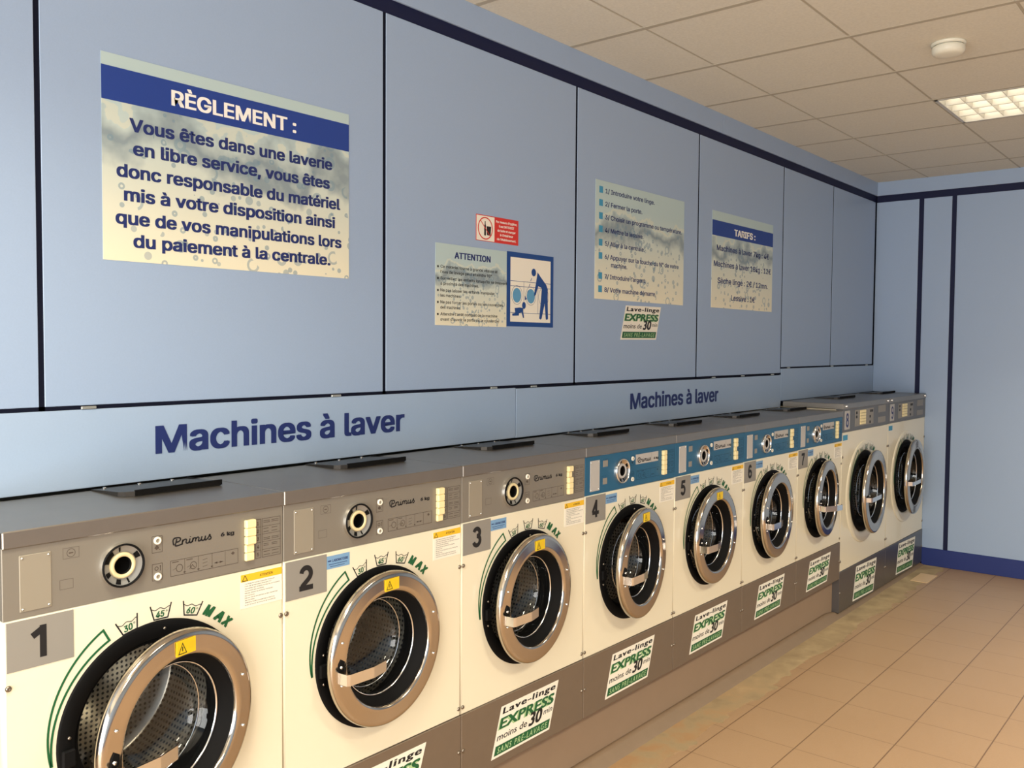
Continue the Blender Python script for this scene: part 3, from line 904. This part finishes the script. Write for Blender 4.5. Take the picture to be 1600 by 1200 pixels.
for n in range(1, 8):
    kind, ang, lab = states[n]
    xo = X0 + (n - 1) * MW
    org = (0, 0, ZK)
    w = link('washing_machine', None, None, (xo, 0, ZK)); w.empty_display_size = .1
    tag(w, lab, 'washing machine', 'row of small washing machines')
    part('cabinet', 'cab', lambda: shell(MW, ZK, ZTP), w, org=org)
    part('front_panel', 'fp', lambda: front_panel(MW, ZWW, ZP, XC, ZCD, .2262), w, org=org)
    part('lid', 'lid', lambda: lid(MW, ZTP, 1.2405), w, org=org)
    h = part('detergent_hatch', 'hatch', lambda: hatch(.353, .617, .205, .368, 1.2405), w, org=org, label='dark dispenser flap')
    for kk in (.1, .45, .8): part('rivet', 'rivet%f' % kk, lambda: rivets(.353, .617, .352, 1.2405, kk), h, org=org)
    part('control_panel', 'cp' + kind, control_panel(kind), w, org=org)
    part('panel_print', 'pp' + kind, lambda: panel_print(kind), w, org=org, fix=False)
    part('name_badge', 'lg' + kind, logo(kind), w, org=org, fix=False)
    ap = part('access_plate', 'ap' + kind, access(kind), w, org=org)
    for x in (.0385, .0895):
        for z in (1.079, 1.182): part('screw', 'aps%f%f' % (x, z), lambda: MB().use(M_chrome2).lathe(x, z, [(.0025, -.002), (.002, -.0042), (.0001, -.0046)], 8), ap, org=org)
    if kind == 'blue': part('blank_plate', 'bp', small_plates, w, org=org)
    part('programme_dial', 'di' + kind, dial(kind), w, org=org)
    for z in (1.1712, 1.0895): part('indicator_lamp', 'lr%f' % z, lamp_ring(z), w, org=org)
    for k in range(5):
        pr_ = k in pressed[n]
        part('push_button', 'pb%d%d' % (k, pr_), button(k, pr_), w, org=org)
    part('number_plate', None, number_plate(str(n)), w, org=org, fix=False, label='grey plate with black %d' % n)
    part('caution_sticker', 'att', att_sticker, w, org=org, fix=False, label='small white notice with amber heading')
    if n > 1: part('supplier_sticker', 'sup', sup_sticker, w, org=org, fix=False, label='small pale blue sticker')
    part('wash_symbols', 'ws', wash_print(XC, ZCD, .2262), w, org=org, fix=False)
    part('kick_panel', 'kick', kick(ZK, ZWW, MW, M_kick), w, org=org)
    for (x, z) in ((.0095, .925), (MW - .008, .925), (.0095, .4755), (MW - .010, .4755), (.0095, .337), (MW - .010, .337)):
        part('screw', 'sc%.3f%.3f' % (x, z), lambda: screw_mb(x, z, y=-.0005 if z > .45 else -.0035), w, org=org)
    part('express_sticker', 'ex', express_sticker(exs[n]), w, org=org, fix=False, label='slanted white and green sticker')
    part('door_seal', 'seal', lambda: MB().use(M_seal if 0 else M_black).lathe(XC, ZCD, seal_prof(), 96), w, org=org)
    part('latch_plate', 'latch', latch, w, org=org)
    part('drum', 'drum', drum(XC, ZCD), w, loc=(XC, 0, ZCD - ZK))
    d = part('door', 'door', ring(.2165, .163), w, loc=(XC + HX, -HY + .018, ZCD - ZK), label='round chrome door ring')
    d.rotation_euler = (0, 0, math.radians(ang))
    part('door_frame', 'hub', hub(.2165, .163), d, label='black inner frame')
    part('door_glass', 'bowl', bowl(.163), d)
    for a_ in (19, -19, 161, 196): part('bolt', 'bolt%d' % a_, bolts(.2165, .163, a_), d)
    hd = part('handle', 'handle', handle(.2165, .163), d)
    if n == 7:                                             # its pull stands open
        a_ = math.radians(-26); px, py = -HX - .19, -.03
        hd.rotation_euler = (0, 0, a_)
        hd.location = (px - (px * math.cos(a_) - py * math.sin(a_)), py - (px * math.sin(a_) + py * math.cos(a_)), 0)
    if n < 6: part('warning_sticker', 'rs', ring_sticker, d, fix=False, label='yellow warning sticker')

# the two bigger machines
BW = .866; BZ0, BZW, BZP, BZT, BZL = .02, .268, 1.106, 1.247, 1.281
BXC, BZC, BR = .410, .7135, .262
def big_panel():
    b = MB().use(M_dark); b.box((.0008, -.001, BZP + .001), (BW - .0008, .04, BZT + .002), .0012)
    return b
def big_plates():
    b = MB().use(M_plate); b.box((.216, -.0026, 1.131), (.556, 0, 1.233), .001)
    b.use(M_blk)
    for (x, z) in ((.24, 1.19), (.24, 1.215), (.49, 1.145), (.49, 1.18), (.50, 1.215), (.53, 1.215)): b.box((x - .012, -.0032, z - .008), (x + .012, -.002, z + .008))
    b.use(M_plate)
    b.box((.655, -.002, 1.195), (.80, 0, 1.24)); b.box((.655, -.002, 1.128), (.80, 0, 1.165))
    return b
def big_number(d):
    def f():
        b = MB().use(M_plate2); b.box((.034, -.0022, 1.123), (.122, 0, 1.236), .0004)
        b.use(M_ntext); digit(b, d, .054, .103, 1.136, .086, -.0027, .0135); return b
    return f
def big_sticker():
    b = MB().use(M_mblue); b.box((.012, -.0006, 1.057), (.096, .001, 1.093)); b.use(M_paper); b.frame(.012, 1.057, .096, 1.093, .003, -.0009)
    return b
def surround():
    b = MB().use(M_white); R = .325
    b.lathe(BXC, BZC, [(R, .002), (R - .002, -.003), (R - .008, -.005), (.268, -.0045), (.258, -.002), (.256, .01)], 96)
    return b
def big_print():
    b = MB()
    f = wash_print(BXC, BZC, .262)()
    f.v = [(x, y - .0075, z) for x, y, z in f.v]; return f
def knob_b(x):
    def f():
        b = MB().use(M_chrome2); b.lathe(x, 1.265, [(.008, -.005), (.008, -.012), (.005, -.016), (.0001, -.017)], 12); return b
    return f
BHX = .300
def shift(fn, dx):
    def f():
        b = fn(); b.v = [(x + dx, y, z) for x, y, z in b.v]; return b
    return f
def big_handle():
    b = MB().use(M_chrome2); rm = -HX - .235
    path = [(rm - .03, -.012), (rm - .012, -.03), (rm, -.055), (rm + .01, -.062), (rm + .2, -.066), (rm + .25, -.052), (rm + .252, -.032)]
    th = .004; n_ = len(path); vs = []
    for i, (x, y) in enumerate(path):
        a = Vector(path[max(0, i - 1)]); c = Vector(path[min(n_ - 1, i + 1)]); d_ = (c - a).normalized(); nn = Vector((-d_.y, d_.x))
        for (o_, z) in ((0, -.035), (0, -.008), (th, -.008), (th, -.035)): vs.append((x + nn.x * o_, y + nn.y * o_, z))
    b.add(vs, [(4 * i + k, 4 * i + (k + 1) % 4, 4 * i + 4 + (k + 1) % 4, 4 * i + 4 + k) for i in range(n_ - 1) for k in range(4)] + [(0, 1, 2, 3), (4 * n_ - 1, 4 * n_ - 2, 4 * n_ - 3, 4 * n_ - 4)])
    return b
def big_kick():
    b = MB().use(mat('dark_kick_steel', (120, 118, 118), .34, .8)); b.box((.0002, -.0035, BZ0), (BW - .0012, .25, BZW - .0012), .0018); return b
BX = [X0 + 7 * MW + .001, X0 + 7 * MW + BW + .0005]
blab = ['larger front-loading washing machine numbered 8, dark grey fascia, on the floor beside machine 7',
        'larger front-loading washing machine numbered 9 in the corner against the end wall']
for i in range(2):
    org = (0, 0, BZ0)
    w = link('washing_machine', None, None, (BX[i], 0, BZ0))
    tag(w, blab[i], 'washing machine', 'two larger washing machines')
    W_ = BW if i == 0 else XE - .003 - BX[1]
    part('cabinet', 'bcab', lambda: shell(BW - .003, BZ0, BZT), w, org=org)
    part('front_panel', 'bfp', lambda: front_panel(BW - .002, BZW, BZP, BXC, BZC, .258), w, org=org)
    part('lid', 'blid', lambda: lid(BW - .002, BZT, BZL), w, org=org)
    for x in (.04, BW - .04): part('lid_knob', 'lk%.2f' % x, knob_b(x), w, org=org)
    h = part('detergent_hatch', 'bhatch', lambda: hatch(.46, .76, .19, .35, BZL), w, org=org, label='dark dispenser flap')
    part('control_panel', 'bcp', big_panel, w, org=org)
    kp = part('keypad', 'bpl', big_plates, w, org=org, label='grey plate with cream keys')
    for k in range(5): part('key', 'bkey%d' % k, lambda: MB().use(M_cream).box((.30, -.0075, 1.139 + .0182 * k), (.40, -.0005, 1.155 + .0182 * k), .0015), kp, org=org)
    part('number_plate', None, big_number(str(8 + i)), w, org=org, fix=False, label='light plate with dark %d' % (8 + i))
    part('supplier_sticker', 'bst', big_sticker, w, org=org, fix=False, label='small blue sticker')
    part('door_surround', 'bsur', surround, w, org=org, label='raised cream ring')
    part('wash_symbols', 'bws', big_print, w, org=org, fix=False)
    part('kick_panel', 'bkick', big_kick, w, org=org)
    for (x, z) in ((.012, .96), (BW - .014, .96), (.012, .33), (BW - .014, .33), (.012, .14), (BW - .014, .14)):
        part('screw', 'bs%.3f%.3f' % (x, z), lambda: screw_mb(x, z, .008, y=-.0005 if z > .25 else -.0035), w, org=org)
    cs = ((.238, .040), (.625, .028), (.292, .250), (.682, .240))
    part('express_sticker', 'bex', express_sticker(cs), w, org=org, fix=False, label='slanted white and green sticker')
    s = .254 / .2265
    part('door_seal', 'bseal', lambda: MB().use(M_black).lathe(BXC, BZC, [(r * s, y) for r, y in seal_prof()], 96), w, org=org)
    part('drum', 'bdrum', drum(BXC, BZC, 1.12), w, loc=(BXC, 0, BZC - BZ0))
    d = part('door', 'bdoor', shift(ring(.262, .2), HX - BHX), w, loc=(BXC + BHX + .008, -.030, BZC - BZ0), label='round chrome door ring')
    d.rotation_euler = (0, 0, math.radians((3.6, 3.0)[i]))
    part('door_frame', 'bhub', shift(hub(.262, .2), HX - BHX), d, label='black inner frame')
    part('door_glass', 'bbowl', shift(bowl(.2), HX - BHX), d)
    part('handle', 'bhandle', shift(big_handle, HX - BHX), d)

# ================================================================== SIGNS ON THE WALL
def sign(name, x0, x1, z0, z1, label, cat, board_mat, lettering, y=YW, group=None, th=.0012):
    cx, cz = (x0 + x1) / 2, (z0 + z1) / 2
    t = link(name, None, None, (cx, y, cz)); tag(t, label, cat, group)
    b = MB().use(board_mat); b.box((x0, y - th, z0), (x1, y - .0001, z1))
    link('sheet', flipfix(b.mesh('sheet', (cx, y, cz))), t)
    b = MB(); lettering(b, y - th - .0003)
    link('lettering', b.mesh('lettering', (cx, y, cz)), t)
    return t
def reg(b, y):
    b.use(M_nband); b.rect(.6617, 2.2345, 1.468, 2.3205, y)
    b.use(M_wtext); text(b, 'RÈGLEMENT :', .853, 1.262, 2.2565, .0415, y - .0003, .028, res=4)
    b.use(M_ntext)
    for s, a, c, z in (('Vous êtes dans une laverie', .735, 1.400, 2.1655), ('en libre service, vous êtes', .744, 1.390, 2.1055), ('donc responsable du matériel', .699, 1.432, 2.0445),
                       ('mis à votre disposition ainsi', .718, 1.411, 1.9845), ('que de vos manipulations lors', .695, 1.437, 1.9235), ('du paiement à la centrale.', .742, 1.392, 1.8655)):
        text(b, s, a, c, z, .0345, y - .0003, .03, res=4)
sign('rules_notice', .662, 1.468, 1.8275, 2.353, 'large rectangular RÈGLEMENT notice with navy heading on the blue wall panel', 'notice', poster_mat('print_rules', .403, .263, 1.3), reg)
def att(b, y):
    b.use(M_ntext); text(b, 'ATTENTION', 1.965, 2.166, 1.9325, .0235, y, .035)
    b.use(M_blk)
    rows = [('Ce matériel tourne à grande vitesse et', 1.8935, 1), ('l’eau de lavage peut atteindre 90°', 1.8745, 0), ('Surveillez les enfants lorsqu’ils se trouvent', 1.8515, 1), ('à proximité des machines.', 1.8325, 0),
            ('Ne pas laisser les enfants manipuler', 1.8085, 1), ('les machines.', 1.7895, 0), ('Ne pas forcer les portes ou les couvercles', 1.7655, 1), ('des machines.', 1.7465, 0), ('Attendre l’arrêt complet de la machine', 1.7225, 1), ('avant d’ouvrir la porte ou le couvercle', 1.7035, 0)]
    for s, z, k in rows:
        text(b, s, 1.892, 1.892 + .0083 * len(s), z, .0108, y, .012, res=2)
        if k: b.disc(1.879, z + .004, .0045, y, 12)
sign('caution_notice', 1.866, 2.2625, 1.6865, 1.982, 'pale ATTENTION notice with five bullet points, left of the blue bordered pictogram', 'notice', poster_mat('print_caution', .198, .148, 4.1), att)
def pic(b, y):
    b.use(M_paper); b.rect(2.2855, 1.7095, 2.546, 1.964, y)
    y -= .0003; b.use(M_pict)
    for z in (1.8705, 1.8505): b.line([(2.2855, z), (2.546, z)], .0018, y)
    b.line([(2.2855, 1.7455), (2.546, 1.7455)], .0018, y)
    b.line([(2.370, 1.871), (2.370, 1.776)], .0016, y); b.line([(2.462, 1.85), (2.462, 1.746)], .0016, y)
    for cx, cz in ((2.326, 1.8155), (2.415, 1.8155), (2.5, 1.8155)):
        b.use(M_pict); b.line([(cx + .0335 * math.cos(t), cz + .037 * math.sin(t)) for t in [k * PI / 16 for k in range(32)]], .0013, y, True)
    b.use(M_sky); b.disc(2.326, 1.8145, .0265, y - .0002, 32, .029); b.disc(2.415, 1.8145, .0265, y - .0002, 32, .029)
    b.use(M_pict); y -= .0005
    b.disc(2.4325, 1.9115, .0145, y, 24, .0155)
    b.poly([(2.458, 1.914), (2.477, 1.897), (2.516, 1.866), (2.527, 1.848), (2.527, 1.80), (2.530, 1.727), (2.524, 1.722), (2.515, 1.724), (2.507, 1.79), (2.487, 1.727), (2.480, 1.7215), (2.471, 1.726), (2.483, 1.815), (2.487, 1.851), (2.463, 1.858), (2.447, 1.822), (2.436, 1.815), (2.436, 1.824), (2.449, 1.875)][::-1], y)
    b.line([(2.4195, 1.888), (2.413, 1.876)], .003, y); b.line([(2.4085, 1.864), (2.402, 1.852)], .003, y); b.line([(2.398, 1.838), (2.392, 1.828)], .003, y)
    b.disc(2.3705, 1.776, .0118, y, 20, .014)
    b.poly([(2.312, 1.7635), (2.345, 1.767), (2.366, 1.765), (2.366, 1.75), (2.372, 1.727), (2.366, 1.725), (2.355, 1.748), (2.340, 1.745), (2.338, 1.7345), (2.298, 1.7325), (2.297, 1.741), (2.316, 1.7445)][::-1], y)
    b.poly([(2.376, 1.797), (2.390, 1.803), (2.385, 1.806), (2.376, 1.816)][::-1], y)
sign('pictogram_notice', 2.2645, 2.566, 1.691, 1.9845, 'blue bordered pictogram of a bending person and a crawling child before machines', 'sign', M_pict, pic)
def redp(b, y):
    b.use(M_paper); b.rect(2.0845, 2.0125, 2.1875, 2.1055, y)
    b.use(M_red); b.line([(2.1345 + .0405 * math.cos(t), 2.059 + .0405 * math.sin(t)) for t in [k * PI / 20 for k in range(40)]], .0045, y - .0003, True)
    b.use(M_blk)
    b.poly([(2.128, 2.032), (2.138, 2.032), (2.138, 2.068), (2.1355, 2.076), (2.1355, 2.086), (2.1305, 2.086), (2.1305, 2.076), (2.128, 2.068)], y - .0003)
    b.poly([(2.144, 2.034), (2.164, 2.034), (2.168, 2.068), (2.142, 2.068)], y - .0003)
    b.use(M_red); b.line([(2.106, 2.0875), (2.163, 2.0305)], .003, y - .0006)
    b.use(M_wtext)
    for s, z in (('Par mesure d’hygiène,', 2.0875), ('il est INTERDIT', 2.071), ('de boire et manger', 2.0545), ('à l’intérieur', 2.038), ('de l’établissement.', 2.0215)):
        textc(b, s, 2.2605, z, .0088, y, .022, width=.0061 * len(s))
sign('no_food_sign', 2.0825, 2.333, 2.0105, 2.1085, 'small red and white no food or drink sign above the ATTENTION notice', 'sign', M_red, redp)
def ins(b, y):
    rows = [('1/ Introduire votre linge.', 2.3005, 3.374), ('2/ Fermer la porte.', 2.2425, 3.262), ('3/ Choisir un programme ou température.', 2.1845, 3.645), ('4/ Mettre la lessive.', 2.1265, 3.275),
            ('5/ Aller à la centrale.', 2.0665, 3.288), ('6/ Appuyer sur la touche du N° de votre', 2.0075, 3.616), ('7/ Introduire l’argent.', 1.9185, 3.30), ('8/ Votre machine démarre.', 1.8595, 3.398)]
    for s, z, x1 in rows:
        b.use(M_mblue); b.rect(2.8985, z - .003, 2.928, z + .0265, y)
        b.use(M_blk if 0 else M_ntext); text(b, s, 2.947, x1, z, .0205, y, .02, res=3)
    text(b, 'machine.', 2.999, 3.135, 1.9735, .0205, y, .02)
sign('instructions_notice', 2.870, 3.668, 1.826, 2.353, 'pale notice listing eight numbered steps with small blue squares', 'notice', poster_mat('print_steps', .40, .263, 7.7), ins)
def tar(b, y):
    b.use(M_nband); b.rect(3.9755, 2.2175, 4.759, 2.2995, y)
    b.use(M_wtext); text(b, 'TARIFS :', 4.239, 4.512, 2.236, .037, y - .0003, .035)
    b.use(M_ntext)
    for s, a, c, z in (('Machines à laver 7kg : 4€', 4.031, 4.704, 2.1395), ('Machines à laver 18kg : 12€', 3.999, 4.736, 2.0525), ('Sèche linge : 2€ / 12mn.', 4.046, 4.695, 1.963), ('Lessive : 1€', 4.212, 4.518, 1.8745)):
        text(b, s, a, c, z, .0305, y, .02)
sign('price_notice', 3.9755, 4.7585, 1.828, 2.3495, 'TARIFS price notice with navy heading on the fourth wall panel', 'notice', poster_mat('print_prices', .391, .261, 11.2), tar)
b = MB(); express(b, (3.084, 1.6455), (3.404, 1.648), (3.129, 1.8055), (3.449, 1.8085), YW - .001)
t = link('express_sign', b.mesh('express_sign', (3.266, YW, 1.727)), None, (3.266, YW, 1.727)); tag(t, 'slanted green and white EXPRESS sticker on the wall under the eight-step notice', 'sticker')
for (x0, x1, lab) in ((.798, 1.716, 'large navy Machines à laver lettering on the pale band above machines 2 and 3'), (3.177, 4.078, 'navy Machines à laver lettering on the pale band above machines 5 and 6')):
    b = MB().use(M_ntext); text(b, 'Machines à laver', x0, x1, 1.3185, .0755, YW - .0012, .026, res=4)
    n0 = len(b.v)
    cx = (x0 + x1) / 2
    t = link('wall_lettering', b.mesh('wall_lettering', (cx, YW, 1.35)), None, (cx, YW, 1.35)); tag(t, lab, 'lettering', 'navy wall lettering')

# ================================================================== CEILING THINGS
t = link('ceiling_light', None, None, (4.7744, -.877, ZC)); tag(t, 'square louvred fluorescent light set in the tiled ceiling', 'ceiling light')
o3 = (4.7744, -.877, ZC)
lx0, lx1, ly0, ly1 = 4.483, 5.066, -1.171, -.583
b = MB().use(M_louv)
b.box((lx0, ly0, ZC - .003), (lx0 + .016, ly1, ZC + .08)); b.box((lx1 - .016, ly0, ZC - .003), (lx1, ly1, ZC + .08))
b.box((lx0, ly0, ZC - .003), (lx1, ly0 + .016, ZC + .08)); b.box((lx0, ly1 - .016, ZC - .003), (lx1, ly1, ZC + .08)); b.box((lx0, ly0, ZC + .08), (lx1, ly1, ZC + .085))
link('frame', b.mesh('frame', o3), t)
iw = (lx1 - lx0 - .032) / 4
for k in range(4):
    xc_ = lx0 + .016 + iw * (k + .5)
    b = MB().use(M_tube)
    n = 12; r = .013; vs = []
    for y in (ly0 + .02, ly1 - .02):
        for j in range(n): vs.append((xc_ + r * math.cos(2 * PI * j / n), y, ZC + .05 + r * math.sin(2 * PI * j / n)))
    b.add(vs, [(j, (j + 1) % n, n + (j + 1) % n, n + j) for j in range(n)] + [tuple(range(n)), tuple(range(n, 2 * n))], True)
    link('tube', flipfix(b.mesh('tube', o3)), t)
for k in range(1, 4):
    xx = lx0 + .016 + iw * k; b = MB().use(M_louv)
    b.add([(xx - .004, ly0 + .017, ZC), (xx + .004, ly0 + .017, ZC), (xx + .002, ly0 + .017, ZC + .035), (xx - .002, ly0 + .017, ZC + .035), (xx - .004, ly1 - .017, ZC), (xx + .004, ly1 - .017, ZC), (xx + .002, ly1 - .017, ZC + .035), (xx - .002, ly1 - .017, ZC + .035)],
          [(0, 1, 5, 4), (1, 2, 6, 5), (2, 3, 7, 6), (3, 0, 4, 7), (0, 3, 2, 1), (4, 5, 6, 7)])
    link('reflector', flipfix(b.mesh('reflector', o3)), t)
for k in range(1, 6):
    b = MB().use(M_louv)
    yy = ly1 - .016 - .0955 * k
    for c in range(4):
        a = lx0 + .016 + iw * c; b.box((a + .005, yy - .0012, ZC + .001), (a + iw - .005, yy + .0012, ZC + .034))
    link('louvre', b.mesh('louvre', o3), t)
# smoke detector
DX, DY = 3.600, -.868
t = link('smoke_detector', None, None, (DX, DY, ZC)); tag(t, 'round cream smoke detector on the tiled ceiling', 'smoke detector')
def lathez(m, prof, n=48):
    b = MB().use(m); vs = [(r * math.cos(2 * PI * k / n), r * math.sin(2 * PI * k / n), z) for r, z in prof for k in range(n)]
    b.add(vs, [(i * n + k, i * n + (k + 1) % n, (i + 1) * n + (k + 1) % n, (i + 1) * n + k) for i in range(len(prof) - 1) for k in range(n)], True); return b
link('base', flipfix(lathez(M_detect, [(.0001, 0), (.066, 0), (.067, -.003), (.066, -.010), (.058, -.012)]).mesh('base')), t)
link('cover', flipfix(lathez(M_detect, [(.052, -.010), (.061, -.016), (.064, -.022), (.063, -.036), (.057, -.045), (.045, -.050), (.02, -.0515), (.0001, -.052)]).mesh('cover')), t)

# pale rectangular patch, slightly proud of the floor, near the corner
b = MB().use(mat('pale_floor_patch', (224, 190, 144), .35)); b.box((6.10, -.19, -.01), (6.36, -.08, .003), .001)
t = link('floor_patch', flipfix(b.mesh('floor_patch', (6.23, -.135, 0))), None, (6.23, -.135, 0)); tag(t, 'small pale rectangular patch on the floor by machine 9', 'floor plate')
